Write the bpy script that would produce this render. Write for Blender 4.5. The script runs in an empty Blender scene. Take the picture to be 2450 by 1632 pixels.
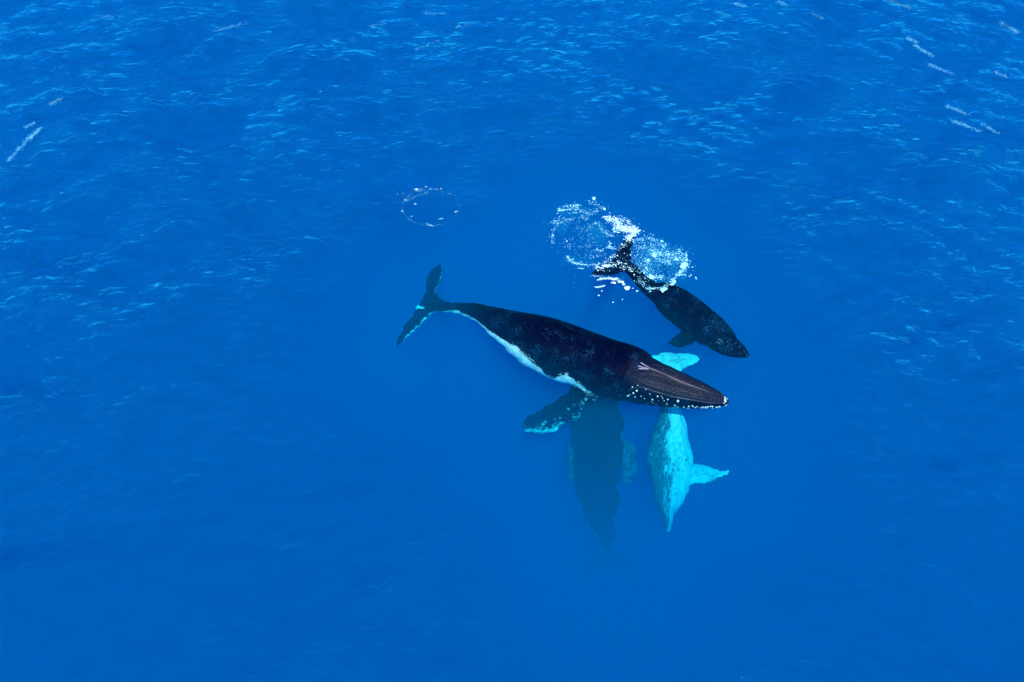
import bpy, bmesh, math, random
import numpy as np
from mathutils import Vector, Matrix, kdtree
from mathutils.bvhtree import BVHTree

random.seed(7)
rng = np.random.default_rng(11)
S = bpy.context.scene
COL = S.collection

# ------------------------------------------------------------------ camera
H = 28.0                                  # height of the drone above the sea
PITCH = math.radians(52.0)                # looking down
HFOV = math.radians(65.0)
cam_d = bpy.data.cameras.new("camera")
cam = bpy.data.objects.new("camera", cam_d)
COL.objects.link(cam)
cam.location = (0, 0, H)
cam.rotation_euler = (math.pi / 2 - PITCH, 0, 0)
cam_d.sensor_width = 36.0
cam_d.angle = HFOV
cam_d.clip_start = 0.5
cam_d.clip_end = 2000.0
S.camera = cam

# ------------------------------------------------------------------ sky, sun, exposure
SUN_EL = 63.0
wd = bpy.data.worlds.new("World")
S.world = wd
wd.use_nodes = True
wn = wd.node_tree.nodes
sky = wn.new("ShaderNodeTexSky")
sky.sky_type = 'NISHITA'
sky.sun_disc = False
sky.sun_elevation = math.radians(SUN_EL)
sky.sun_rotation = math.radians(180.0)
wn["Background"].inputs["Strength"].default_value = 0.15
sky.ozone_density = 3.0
sky.dust_density = 0.4
tint = wn.new("ShaderNodeMix"); tint.data_type = 'RGBA'; tint.blend_type = 'MULTIPLY'
tint.inputs[0].default_value = 1.0; tint.inputs[7].default_value = (0.22, 1.10, 1.50, 1)   # the photograph's cold white balance
wd.node_tree.links.new(sky.outputs[0], tint.inputs[6])
wd.node_tree.links.new(tint.outputs[2], wn["Background"].inputs["Color"])

sun_d = bpy.data.lights.new("sun", 'SUN')
sun_d.energy = 4.5
sun_d.angle = math.radians(0.5)
sun_d.color = (1.0, 0.97, 0.92)
sun = bpy.data.objects.new("sun", sun_d)
COL.objects.link(sun)
sun.rotation_euler = (math.radians(-(90 - SUN_EL)), 0, 0)   # placed below via direction
sun.rotation_euler = Vector((0.0, -math.cos(math.radians(SUN_EL)), math.sin(math.radians(SUN_EL)))).to_track_quat('Z', 'Y').to_euler()
sun.location = (0, -30, 60)

S.view_settings.view_transform = 'Standard'
S.view_settings.look = 'None'
S.view_settings.exposure = 0.30
S.view_settings.gamma = 1.0
S.render.engine = 'CYCLES'
S.cycles.use_denoising = True
S.cycles.max_bounces = 8
S.cycles.volume_bounces = 5
S.cycles.diffuse_bounces = 2
S.cycles.glossy_bounces = 2
S.cycles.transparent_max_bounces = 12
S.cycles.caustics_reflective = False
S.cycles.caustics_refractive = False
S.cycles.sample_clamp_indirect = 4.0
S.cycles.sample_clamp_direct = 3.0

# ------------------------------------------------------------------ helpers
FPX = 1225.0 / math.tan(HFOV / 2)
CF = np.array([0, math.cos(PITCH), -math.sin(PITCH)])
CU = np.array([0, math.sin(PITCH), math.cos(PITCH)])
CX = np.array([1.0, 0, 0])
CO = np.array([0, 0, H])


def ray(u, v):
    return CF + CX * ((u - 1225) / FPX) + CU * ((816 - v) / FPX)


def at(u, v, z=0.0):
    """the point of the sea (or of the depth z) seen at photo pixel u, v"""
    d = ray(u, v)
    return CO + d * ((H - z) / -d[2])


def link(name, me, mat=None, parent=None):
    o = bpy.data.objects.new(name, me)
    COL.objects.link(o)
    if mat:
        me.materials.append(mat)
    if parent:
        o.parent = parent
    return o


def tag(o, label=None, cat=None, group=None, kind=None):
    if label: o["label"] = label
    if cat: o["category"] = cat
    if group: o["group"] = group
    if kind: o["kind"] = kind
    return o


def mat_new(name):
    m = bpy.data.materials.new(name)
    m.use_nodes = True
    nt = m.node_tree
    nt.nodes.clear()
    return m, nt


def N(nt, typ, **kw):
    n = nt.nodes.new(typ)
    for k, v in kw.items():
        if k.startswith("i_"):
            n.inputs[k[2:].replace("_", " ")].default_value = v
        else:
            setattr(n, k, v)
    return n


def math_n(nt, op, a, b=None, c=None, clamp=False):
    n = nt.nodes.new("ShaderNodeMath")
    n.operation = op
    n.use_clamp = clamp
    for i, x in enumerate((a, b, c)):
        if x is None: continue
        if isinstance(x, (int, float)): n.inputs[i].default_value = x
        else: nt.links.new(x, n.inputs[i])
    return n.outputs[0]


def smooth(nt, x, lo, hi, to0=0.0, to1=1.0):
    n = nt.nodes.new("ShaderNodeMapRange")
    n.interpolation_type = 'SMOOTHSTEP'
    nt.links.new(x, n.inputs[0])
    n.inputs[1].default_value = lo
    n.inputs[2].default_value = hi
    n.inputs[3].default_value = to0
    n.inputs[4].default_value = to1
    return n.outputs[0]


def mixc(nt, f, a, b):
    n = nt.nodes.new("ShaderNodeMix")
    n.data_type = 'RGBA'
    for s, x in ((n.inputs[0], f), (n.inputs[6], a), (n.inputs[7], b)):
        if isinstance(x, (int, float)): s.default_value = x
        elif isinstance(x, tuple): s.default_value = (*x, 1)
        else: nt.links.new(x, s)
    return n.outputs[2]


# ------------------------------------------------------------------ the sea
EXT = 260.0
# deep, dark layer far below
me = bpy.data.meshes.new("water")
me.from_pydata([(-EXT, -EXT, -46), (EXT, -EXT, -46), (EXT, EXT, -46), (-EXT, EXT, -46)], [], [(0, 1, 2, 3)])
m, nt = mat_new("deep_blue")
b = N(nt, "ShaderNodeBsdfDiffuse"); b.inputs[0].default_value = (0.0, 0.01, 0.05, 1)
o = N(nt, "ShaderNodeOutputMaterial"); nt.links.new(b.outputs[0], o.inputs[0])
sea = link("water", me, m)
tag(sea, kind="structure")


def box_mesh(name, x0, x1, y0, y1, z0, z1):
    me = bpy.data.meshes.new(name)
    v = [(x, y, z) for x in (x0, x1) for y in (y0, y1) for z in (z0, z1)]
    f = [(0, 1, 3, 2), (4, 6, 7, 5), (0, 4, 5, 1), (2, 3, 7, 6), (0, 2, 6, 4), (1, 5, 7, 3)]
    me.from_pydata(v, [], f)
    me.update()
    bm = bmesh.new(); bm.from_mesh(me)
    bmesh.ops.recalc_face_normals(bm, faces=bm.faces)
    bm.to_mesh(me); bm.free()
    return me


# the water itself: an even volume that scatters blue and swallows red
m, nt = mat_new("sea_water")
sc = N(nt, "ShaderNodeVolumeScatter"); sc.inputs["Density"].default_value = 0.105
sc.inputs["Color"].default_value = (0.0, 0.265, 0.445, 1)
ab = N(nt, "ShaderNodeVolumeAbsorption"); ab.inputs["Density"].default_value = 0.55
ab.inputs["Color"].default_value = (0.0, 0.905, 0.976, 1)
ad = N(nt, "ShaderNodeAddShader")
nt.links.new(sc.outputs[0], ad.inputs[0]); nt.links.new(ab.outputs[0], ad.inputs[1])
o = N(nt, "ShaderNodeOutputMaterial"); nt.links.new(ad.outputs[0], o.inputs["Volume"])
body = link("water_body", box_mesh("water_body", -EXT + 1, EXT - 1, -EXT + 1, EXT - 1, -45.9, 0.0), m, sea)

# the uppermost skin of the water, where wavelets gather and spread the sunlight
GOBO = False
if GOBO:
    m, nt = mat_new("wavelet_layer")
    tc = N(nt, "ShaderNodeNewGeometry")
    mp = N(nt, "ShaderNodeMapping"); mp.inputs["Scale"].default_value = (1, 1, 0)
    nt.links.new(tc.outputs["Position"], mp.inputs[0])
    nz = N(nt, "ShaderNodeTexNoise"); nz.inputs["Scale"].default_value = 0.9; nz.inputs["Detail"].default_value = 2
    nt.links.new(mp.outputs[0], nz.inputs["Vector"])
    wv = nt.nodes.new("ShaderNodeMix"); wv.data_type = 'VECTOR'; wv.inputs[0].default_value = 0.35
    nt.links.new(mp.outputs[0], wv.inputs[4]); nt.links.new(nz.outputs["Color"], wv.inputs[5])
    vo = N(nt, "ShaderNodeTexVoronoi"); vo.feature = 'DISTANCE_TO_EDGE'; vo.inputs["Scale"].default_value = 3.4
    nt.links.new(wv.outputs[1], vo.inputs["Vector"])
    web = smooth(nt, vo.outputs["Distance"], 0.02, 0.22)
    n2 = N(nt, "ShaderNodeTexNoise"); n2.inputs["Scale"].default_value = 0.45; n2.inputs["Detail"].default_value = 3
    n2.inputs["Roughness"].default_value = 0.6
    nt.links.new(mp.outputs[0], n2.inputs["Vector"])
    big = smooth(nt, n2.outputs["Fac"], 0.40, 0.62)
    dens = math_n(nt, 'ADD', math_n(nt, 'MULTIPLY', web, 0.5), math_n(nt, 'MULTIPLY', big, 2.5))
    a2 = N(nt, "ShaderNodeVolumeAbsorption"); a2.inputs["Color"].default_value = (0, 0, 0, 1)
    nt.links.new(dens, a2.inputs["Density"])
    o = N(nt, "ShaderNodeOutputMaterial"); nt.links.new(a2.outputs[0], o.inputs["Volume"])
    gob = link("surface_layer", box_mesh("surface_layer", -70, 70, -25, 90, 0.003, 0.053), m, sea)


# waves -------------------------------------------------------------
def grid_axis(lo, hi, step, far_lo, far_hi):
    a = list(np.arange(lo, hi + step, step))
    s = step; x = a[-1]
    while x < far_hi:
        s = min(s * 1.08, 6); x += s; a.append(x)
    s = step; x = a[0]; bl = []
    while x > far_lo:
        s = min(s * 1.08, 6); x -= s; bl.append(x)
    return np.array(bl[::-1] + a)


def in_poly(px, py, poly):
    inside = np.zeros(px.shape, bool)
    n = len(poly); j = n - 1
    for i in range(n):
        xi, yi = poly[i]; xj, yj = poly[j]
        c = ((yi > py) != (yj > py)) & (px < (xj - xi) * (py - yi) / (yj - yi + 1e-12) + xi)
        inside ^= c
        j = i
    return inside


def dist_poly(px, py, poly):
    d = np.full(px.shape, 1e9)
    n = len(poly)
    for i in range(n):
        ax, ay = poly[i]; bx, by = poly[(i + 1) % n]
        vx, vy = bx - ax, by - ay
        t = np.clip(((px - ax) * vx + (py - ay) * vy) / (vx * vx + vy * vy), 0, 1)
        d = np.minimum(d, np.hypot(px - ax - t * vx, py - ay - t * vy))
    return d


# slick of calm water the animals have made
SLICK = [at(u, v)[:2] for u, v in ((915, 860), (915, 790), (985, 640), (1055, 600), (1110, 690), (1250, 705), (1330, 690), (1280, 560), (1290, 480), (1400, 445), (1480, 455),
                                   (1580, 530), (1680, 590), (1695, 650), (1760, 730), (1835, 870), (1800, 930), (1775, 1010), (1710, 1050), (1800, 1110), (1790, 1160),
                                   (1700, 1190), (1650, 1300), (1590, 1320), (1560, 1420), (1500, 1530), (1420, 1530), (1370, 1320), (1325, 1110), (1220, 1080), (1215, 1000),
                                   (1310, 950), (1190, 900), (1080, 810), (1010, 780), (975, 860))]
gx = grid_axis(-52, 52, 0.2, -EXT, EXT)
gy = grid_axis(2, 56, 0.2, -EXT, EXT)
X, Y = np.meshgrid(gx, gy)
inside = in_poly(X, Y, SLICK)
dist = dist_poly(X, Y, SLICK)
calm = np.clip(dist / 6.0, 0, 1)
calm = calm * calm * (3 - 2 * calm)
calm[inside] = 0
open_sea = np.clip((Y - 14) / 22, 0, 1) + np.clip((np.abs(X - 1) - 10) / 14, 0, 1) * np.clip((Y - 6) / 18, 0, 1)
calm = calm * (0.62 + 0.38 * np.clip(open_sea, 0, 1))
Z = np.zeros_like(X)
wr = np.random.default_rng(5)
DX = np.zeros_like(X); DY = np.zeros_like(X)
for i in range(70):
    lam = 0.9 * (14 / 0.9) ** (wr.random() ** 1.3)
    th = math.radians(90 + wr.normal(0, 42))         # crests run mostly across the view
    k = 2 * math.pi / lam
    amp = 0.0060 * lam ** 1.02
    ph = wr.random() * 6.283
    arg = k * (math.cos(th) * X + math.sin(th) * Y) + ph
    grp = (0.5 + 0.5 * np.sin(0.16 * (X * math.cos(th + 1) + Y * math.sin(th + 1)) + ph * 3)) ** 2 * 1.4
    Z += amp * grp * np.sin(arg)
    DX -= 0.8 * amp * grp * math.cos(th) * np.cos(arg); DY -= 0.8 * amp * grp * math.sin(th) * np.cos(arg)
for deg, lam, amp in ((62, 5.2, .050), (55, 7.5, .060), (122, 5.8, .050), (128, 8.4, .060), (92, 4.4, .034), (70, 3.6, .026), (114, 3.1, .024)):
    th = math.radians(deg); k = 2 * math.pi / lam; ph = wr.random() * 6.28
    bend = 0.9 * np.sin(0.13 * (X * math.sin(th) - Y * math.cos(th)) + ph) + 0.4 * np.sin(0.41 * (X * math.sin(th) - Y * math.cos(th)) + 2 * ph)
    arg = k * (math.cos(th) * X + math.sin(th) * Y) + bend * 1.3 + ph
    grp = np.clip(0.5 + 0.5 * np.sin(0.19 * (math.cos(th) * X + math.sin(th) * Y) + ph) + 0.5 * np.sin(0.23 * (X * math.sin(th) - Y * math.cos(th)) + 3 * ph), 0, 1.5)
    Z += amp * grp * (np.exp(np.sin(arg) - 1) * 1.7 - 0.8)
fade = np.exp(-np.maximum(0, np.hypot(X, Y - 30) - 90) / 60)
Z = Z * calm * fade + 0.006 + 0.12 * calm
XX = X + DX * calm * fade; YY = Y + DY * calm * fade
ny, nx = X.shape
verts = np.stack([XX.ravel(), YY.ravel(), Z.ravel()], 1)
ii = (np.arange(ny - 1)[:, None] * nx + np.arange(nx - 1)[None, :])
keep = ~(inside[:-1, :-1] | inside[1:, :-1] | inside[:-1, 1:] | inside[1:, 1:])
ii = ii[keep]
faces = np.stack([ii, ii + 1, ii + nx + 1, ii + nx], 1)
used = np.zeros(len(verts), bool); used[faces.ravel()] = True
remap = np.cumsum(used) - 1
me = bpy.data.meshes.new("ripples")
vv = verts[used]
me.vertices.add(len(vv)); me.vertices.foreach_set("co", vv.ravel())
me.loops.add(len(faces) * 4); me.loops.foreach_set("vertex_index", remap[faces].ravel().astype(np.int32))
me.polygons.add(len(faces))
me.polygons.foreach_set("loop_start", np.arange(0, len(faces) * 4, 4, dtype=np.int32))
me.polygons.foreach_set("loop_total", np.full(len(faces), 4, dtype=np.int32))
me.update(); me.validate()
me.polygons.foreach_set("use_smooth", np.ones(len(faces), bool))
at_c = me.attributes.new("calm", 'FLOAT', 'POINT')
at_c.data.foreach_set("value", calm.ravel()[used].astype(np.float32))

m, nt = mat_new("rippled_surface")
geo = N(nt, "ShaderNodeNewGeometry")
mp = N(nt, "ShaderNodeMapping"); mp.inputs["Scale"].default_value = (0.75, 1.35, 0)
nt.links.new(geo.outputs["Position"], mp.inputs[0])
n1 = N(nt, "ShaderNodeTexNoise"); n1.inputs["Scale"].default_value = 1.9; n1.inputs["Detail"].default_value = 5; n1.inputs["Roughness"].default_value = 0.55
n1.inputs["Distortion"].default_value = 0.4
nt.links.new(mp.outputs[0], n1.inputs["Vector"])
ca = N(nt, "ShaderNodeAttribute"); ca.attribute_name = "calm"
bp = N(nt, "ShaderNodeBump"); bp.inputs["Distance"].default_value = 0.36
nt.links.new(n1.outputs["Fac"], bp.inputs["Height"])
gn = N(nt, "ShaderNodeTexNoise"); gn.inputs["Scale"].default_value = 0.11; gn.inputs["Detail"].default_value = 3
nt.links.new(mp.outputs[0], gn.inputs["Vector"])
gust = smooth(nt, gn.outputs["Fac"], 0.38, 0.64, 0.6, 1.0)
nt.links.new(math_n(nt, 'MULTIPLY', ca.outputs["Fac"], gust), bp.inputs["Strength"])
fr = N(nt, "ShaderNodeFresnel"); fr.inputs["IOR"].default_value = 1.55
nt.links.new(bp.outputs[0], fr.inputs["Normal"])
gl = N(nt, "ShaderNodeBsdfGlossy"); gl.inputs["Roughness"].default_value = 0.02; gl.inputs["Color"].default_value = (0.12, 0.70, 1.0, 1)
nt.links.new(bp.outputs[0], gl.inputs["Normal"])
tr = N(nt, "ShaderNodeBsdfTransparent")
cn = N(nt, "ShaderNodeTexNoise"); cn.inputs["Scale"].default_value = 0.9; cn.inputs["Detail"].default_value = 4; cn.inputs["Roughness"].default_value = 0.55
nt.links.new(mp.outputs[0], cn.inputs["Vector"])
foc = math_n(nt, 'SUBTRACT', 1.0, math_n(nt, 'MULTIPLY', smooth(nt, ca.outputs["Fac"], 0.0, 1.0), smooth(nt, cn.outputs["Fac"], 0.36, 0.68, 0.0, 0.09)))
cb = N(nt, "ShaderNodeCombineColor")
for q in range(3): nt.links.new(foc, cb.inputs[q])
nt.links.new(cb.outputs[0], tr.inputs["Color"])
mx = N(nt, "ShaderNodeMixShader")
nt.links.new(math_n(nt, 'MULTIPLY', fr.outputs[0], smooth(nt, ca.outputs["Fac"], 0.0, 0.6)), mx.inputs[0])
nt.links.new(tr.outputs[0], mx.inputs[1]); nt.links.new(gl.outputs[0], mx.inputs[2])
o = N(nt, "ShaderNodeOutputMaterial"); nt.links.new(mx.outputs[0], o.inputs[0])
link("ripples", me, m, sea)


# ------------------------------------------------------------------ materials of the animals
def skin_mat(name, dark, white, rost=(0.05, 0.036, 0.06), jag=0.5, jag_scale=1.6, caustic_web=0.35, stretch=(1.0, 2.2, 1), soft=0.12, belly_n=0.6):
    m, nt = mat_new(name)
    A = lambda s: N(nt, "ShaderNodeAttribute", attribute_name=s)
    pig, ros, bco = A("pig"), A("rost"), A("bco")
    n = N(nt, "ShaderNodeTexNoise"); n.inputs["Scale"].default_value = jag_scale; n.inputs["Detail"].default_value = 6; n.inputs["Roughness"].default_value = 0.7
    mp = N(nt, "ShaderNodeMapping"); mp.inputs["Scale"].default_value = stretch
    nt.links.new(bco.outputs["Vector"], mp.inputs[0]); nt.links.new(mp.outputs[0], n.inputs["Vector"])
    p = math_n(nt, 'ADD', pig.outputs["Fac"], math_n(nt, 'MULTIPLY', math_n(nt, 'SUBTRACT', n.outputs["Fac"], 0.5), jag * 2))
    nf = N(nt, "ShaderNodeTexNoise"); nf.inputs["Scale"].default_value = jag_scale * 4.5; nf.inputs["Detail"].default_value = 3; nf.inputs["Roughness"].default_value = 0.6
    nt.links.new(mp.outputs[0], nf.inputs["Vector"])
    p = math_n(nt, 'ADD', p, math_n(nt, 'MULTIPLY', math_n(nt, 'SUBTRACT', nf.outputs["Fac"], 0.5), jag * 2.2))
    w = smooth(nt, p, -soft, soft)
    # blotches of paler skin, and a web of caustic light painted into the colour
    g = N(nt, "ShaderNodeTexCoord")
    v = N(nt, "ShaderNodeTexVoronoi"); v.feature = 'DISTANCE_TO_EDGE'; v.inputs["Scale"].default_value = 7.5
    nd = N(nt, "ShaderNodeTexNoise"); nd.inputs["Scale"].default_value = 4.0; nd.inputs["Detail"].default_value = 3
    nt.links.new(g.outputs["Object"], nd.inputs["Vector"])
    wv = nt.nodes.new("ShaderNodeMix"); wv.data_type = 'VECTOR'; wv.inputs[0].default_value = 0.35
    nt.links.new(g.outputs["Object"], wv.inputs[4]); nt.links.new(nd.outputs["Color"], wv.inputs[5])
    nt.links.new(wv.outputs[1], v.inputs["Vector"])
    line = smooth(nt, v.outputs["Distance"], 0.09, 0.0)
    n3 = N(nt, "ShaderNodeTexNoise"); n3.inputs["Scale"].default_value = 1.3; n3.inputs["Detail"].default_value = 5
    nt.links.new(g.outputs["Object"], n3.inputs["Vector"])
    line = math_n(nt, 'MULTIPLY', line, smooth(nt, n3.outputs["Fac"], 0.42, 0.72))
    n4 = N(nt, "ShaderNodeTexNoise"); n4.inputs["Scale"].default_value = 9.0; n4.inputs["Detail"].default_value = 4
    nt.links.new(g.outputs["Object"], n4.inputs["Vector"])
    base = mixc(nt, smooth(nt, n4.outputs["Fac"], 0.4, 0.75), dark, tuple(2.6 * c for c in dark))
    base = mixc(nt, math_n(nt, 'MULTIPLY', line, caustic_web), base, (0.012, 0.085, 0.17))
    # dry top of the head, streaked along its length
    mp2 = N(nt, "ShaderNodeMapping"); mp2.inputs["Scale"].default_value = (0.30, 6.0, 1)
    nt.links.new(bco.outputs["Vector"], mp2.inputs[0])
    n5 = N(nt, "ShaderNodeTexNoise"); n5.inputs["Scale"].default_value = 2.0; n5.inputs["Detail"].default_value = 6; n5.inputs["Roughness"].default_value = 0.65
    nt.links.new(mp2.outputs[0], n5.inputs["Vector"])
    rc = mixc(nt, smooth(nt, n5.outputs["Fac"], 0.42, 0.68), (0.0025, 0.003, 0.012), rost)
    base = mixc(nt, ros.outputs["Fac"], base, rc)
    wc = mixc(nt, smooth(nt, nf.outputs["Fac"], 0.42, 0.66), white, tuple(0.58 * c for c in white))
    base = mixc(nt, w, base, wc)
    pb = N(nt, "ShaderNodeBsdfPrincipled")
    nt.links.new(base, pb.inputs["Base Color"])
    pb.inputs["Roughness"].default_value = 0.45
    pb.inputs["IOR"].default_value = 1.33
    nt.links.new(math_n(nt, 'MULTIPLY_ADD', ros.outputs["Fac"], 0.30, 0.015), pb.inputs["Specular IOR Level"])
    bp = N(nt, "ShaderNodeBump"); bp.inputs["Strength"].default_value = 0.5; bp.inputs["Distance"].default_value = 0.03
    nt.links.new(math_n(nt, 'MULTIPLY_ADD', math_n(nt, 'MULTIPLY', n5.outputs["Fac"], ros.outputs["Fac"]), 4.0, n4.outputs["Fac"]), bp.inputs["Height"])
    nt.links.new(bp.outputs[0], pb.inputs["Normal"])
    o = N(nt, "ShaderNodeOutputMaterial"); nt.links.new(pb.outputs[0], o.inputs[0])
    return m


def plain(name, c, rough=0.5, c2=None, scale=20.0):
    m, nt = mat_new(name)
    pb = N(nt, "ShaderNodeBsdfPrincipled")
    pb.inputs["Base Color"].default_value = (*c, 1)
    pb.inputs["Roughness"].default_value = rough
    if c2:
        n = N(nt, "ShaderNodeTexNoise"); n.inputs["Scale"].default_value = scale; n.inputs["Detail"].default_value = 4
        nt.links.new(mixc(nt, smooth(nt, n.outputs["Fac"], 0.35, 0.65), c, c2), pb.inputs["Base Color"])
    o = N(nt, "ShaderNodeOutputMaterial"); nt.links.new(pb.outputs[0], o.inputs[0])
    return m


# ------------------------------------------------------------------ whale building
def cr(pts, n):
    """Catmull-Rom through rows of pts, n samples"""
    P = np.array(pts, float)
    P = np.vstack([2 * P[0] - P[1], P, 2 * P[-1] - P[-2]])
    seg = len(P) - 3
    out = []
    for x in np.linspace(0, seg - 1e-6, n):
        i = int(x); t = x - i
        p0, p1, p2, p3 = P[i:i + 4]
        out.append(0.5 * (2 * p1 + (p2 - p0) * t + (2 * p0 - 5 * p1 + 4 * p2 - p3) * t * t + (3 * p1 - p0 - 3 * p2 + p3) * t ** 3))
    return np.array(out)


class Loft:
    def __init__(self):
        self.v = []; self.f = []; self.pig = []; self.ros = []; self.bco = []

    def ring_stack(self, rings, pigs, ross, bcos):
        base = len(self.v); n = len(rings[0])
        for r, p, s, b in zip(rings, pigs, ross, bcos):
            self.v += [tuple(x) for x in r]; self.pig += list(p); self.ros += list(s); self.bco += [tuple(x) for x in b]
        for k in range(len(rings) - 1):
            for j in range(n):
                a = base + k * n + j; b2 = base + k * n + (j + 1) % n
                self.f.append((a, b2, b2 + n, a + n))
        self.f.append(tuple(base + j for j in reversed(range(n))))
        self.f.append(tuple(base + (len(rings) - 1) * n + j for j in range(n)))


def body_rings(L, edges, zs, roll, pig_fn, ros_fn, flat=0.92, head=True, n=130, m=56, zr=None):
    """edges: list of (upper edge pixel, lower edge pixel) from snout to tail stock; zs: depth of the axis at each"""
    cen = []
    for ((ux, uy), (lx, ly)), z in zip(edges, zs):
        c = at((ux + lx) / 2, (uy + ly) / 2, z)
        cen.append(c)
    cen = np.array(cen)
    rr = []
    for i, (((ux, uy), (lx, ly)), z) in enumerate(zip(edges, zs)):
        dist = np.dot(cen[i] - CO, CF)
        rr.append(math.hypot(ux - lx, uy - ly) / 2 * dist / FPX)
    dat = cr(np.column_stack([cen, rr]), n)
    C, R = dat[:, :3], np.maximum(dat[:, 3], 0.02)
    T = np.gradient(C, axis=0); T /= np.linalg.norm(T, axis=1)[:, None]
    s = np.concatenate([[0], np.cumsum(np.linalg.norm(np.diff(C, axis=0), axis=1))]); Ln = s[-1]
    rings, pigs, ross, bcos = [], [], [], []
    for i in range(n):
        t = s[i] / Ln
        fw = -T[i]
        lat = np.cross(fw, [0, 0, 1.0]); lat /= np.linalg.norm(lat)      # the animal's right
        up = np.cross(lat, fw)
        rl = math.radians(roll(t) if callable(roll) else roll)
        lat2 = lat * math.cos(rl) + up * math.sin(rl)
        up2 = -lat * math.sin(rl) + up * math.cos(rl)
        ring, pg, rs, bc = [], [], [], []
        hd = max(0.0, 1 - t / 0.30)
        for j in range(m):
            a = 2 * math.pi * j / m - math.pi          # 0 = top, + = right side
            sa, ca_ = math.sin(a), math.cos(a)
            w = R[i]; h = R[i] * flat
            x = w * sa; y = h * ca_
            if head and hd > 0:
                k = min(1.0, hd * 2.2)
                if ca_ > 0:
                    y *= 1 - 0.34 * k * (1 - 0.55 * math.exp(-(sa / 0.28) ** 2))   # flat plate with a middle keel
                aa = abs(math.degrees(a))
                x *= 1 - 0.16 * k * (1 / (1 + math.exp((aa - 66) / 4.0)))             # plate narrower than the jaws
                y += -0.06 * k * R[i] * math.exp(-((aa - 66) / 7.0) ** 2)              # lip groove
            if head and y < 0 and t < 0.6:
                y *= 1 + 0.14 * math.sin(min(1, t / 0.6) * math.pi)
            ring.append(C[i] + lat2 * x + up2 * y)
            pg.append(pig_fn(t, math.degrees(a)))
            rs.append(ros_fn(t, math.degrees(a)))
            bc.append((s[i], a * 1.2, 0))
        rings.append(ring); pigs.append(pg); ross.append(rs); bcos.append(bc)
    L.ring_stack(rings, pigs, ross, bcos)
    return C, R, s / Ln


def fin_rings(L, st, pig_fn, n=60, m=24, wav=0.0):
    """st rows: lead pixel (2), trail pixel (2), depth lead, depth trail, thickness"""
    rows = []
    for lx, ly, tx, ty, zl, zt, th in st:
        rows.append(np.concatenate([at(lx, ly, zl), at(tx, ty, zt), [th]]))
    dat = cr(rows, n)
    rings, pigs, ross, bcos = [], [], [], []
    for i, d in enumerate(dat):
        A, B, th = d[:3], d[3:6], max(0.05, d[6])
        ch = B - A; cl = max(np.linalg.norm(ch), 1e-3)
        ip = dat[min(i + 1, n - 1)][:6].reshape(2, 3).mean(0) - dat[max(i - 1, 0)][:6].reshape(2, 3).mean(0)
        nrm = np.cross(ch, ip); nrm /= max(np.linalg.norm(nrm), 1e-6)
        f = i / (n - 1)
        if wav:
            A = A - ch / cl * wav * (0.5 + 0.5 * math.sin(f * 34)) * math.sin(min(1, f * 1.5) * math.pi / 2)
            ch = B - A
        ring, pg, rs, bc = [], [], [], []
        for j in range(m):
            a = 2 * math.pi * j / m
            c = 0.5 - 0.5 * math.cos(a)
            y = math.sin(a) * th / 2 * (1.15 - 0.6 * c)
            ring.append(A + ch * c + nrm * y)
            pg.append(pig_fn(f, c, nrm[2] * y)); rs.append(0); bc.append((f * 4, c * 1.5, 3))
        rings.append(ring); pigs.append(pg); ross.append(rs); bcos.append(bc)
    L.ring_stack(rings, pigs, ross, bcos)


def finish(L, name, mat, origin, voxel=0.06, it=3, rag=0.0):
    me = bpy.data.meshes.new(name + "_raw")
    org = Vector(origin)
    me.from_pydata([Vector(v) - org for v in L.v], [], L.f)
    bm = bmesh.new(); bm.from_mesh(me); bmesh.ops.recalc_face_normals(bm, faces=bm.faces); bm.to_mesh(me); bm.free()
    tmp = bpy.data.objects.new("tmp", me); COL.objects.link(tmp)
    r = tmp.modifiers.new("r", 'REMESH'); r.mode = 'VOXEL'; r.voxel_size = voxel; r.adaptivity = 0
    sm = tmp.modifiers.new("s", 'SMOOTH'); sm.factor = 0.5; sm.iterations = it
    dg = bpy.context.evaluated_depsgraph_get()
    out = bpy.data.meshes.new_from_object(tmp.evaluated_get(dg))
    bpy.data.objects.remove(tmp)
    out.name = name
    kd = kdtree.KDTree(len(L.v))
    for i, v in enumerate(L.v): kd.insert(Vector(v) - org, i)
    kd.balance()
    nv = len(out.vertices)
    from mathutils import noise as mnoise
    P = np.zeros(nv, np.float32); R = np.zeros(nv, np.float32); B = np.zeros((nv, 3), np.float32)
    for i, v in enumerate(out.vertices):
        hits = kd.find_n(v.co, 4)
        w = [1 / (h[2] + 0.01) for h in hits]; sw = sum(w)
        P[i] = sum(L.pig[h[1]] * x for h, x in zip(hits, w)) / sw
        R[i] = sum(L.ros[h[1]] * x for h, x in zip(hits, w)) / sw
        B[i] = L.bco[hits[0][1]]
        if rag:
            q = v.co
            v.co = q + Vector((mnoise.noise(Vector((q.x * 5 + q.y * 1.6, q.y * 1.3, q.z))), 0.5 * mnoise.noise(Vector((q.x * 4, q.y * 2.2, q.z + 9))), 0)) * rag * min(1.0, max(0.0, (-0.35 - q.z - org.z) / 1.6))
    a = out.attributes.new("pig", 'FLOAT', 'POINT'); a.data.foreach_set("value", P)
    a = out.attributes.new("rost", 'FLOAT', 'POINT'); a.data.foreach_set("value", R)
    a = out.attributes.new("bco", 'FLOAT_VECTOR', 'POINT'); a.data.foreach_set("vector", B.ravel())
    out.polygons.foreach_set("use_smooth", np.ones(len(out.polygons), bool))
    out.materials.clear()
    out.materials.append(mat)
    o = bpy.data.objects.new(name, out); COL.objects.link(o)
    o.location = org
    return o


def bvh_of(o):
    me = o.data
    return BVHTree.FromPolygons([v.co + o.location for v in me.vertices], [tuple(p.vertices) for p in me.polygons])


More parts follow.
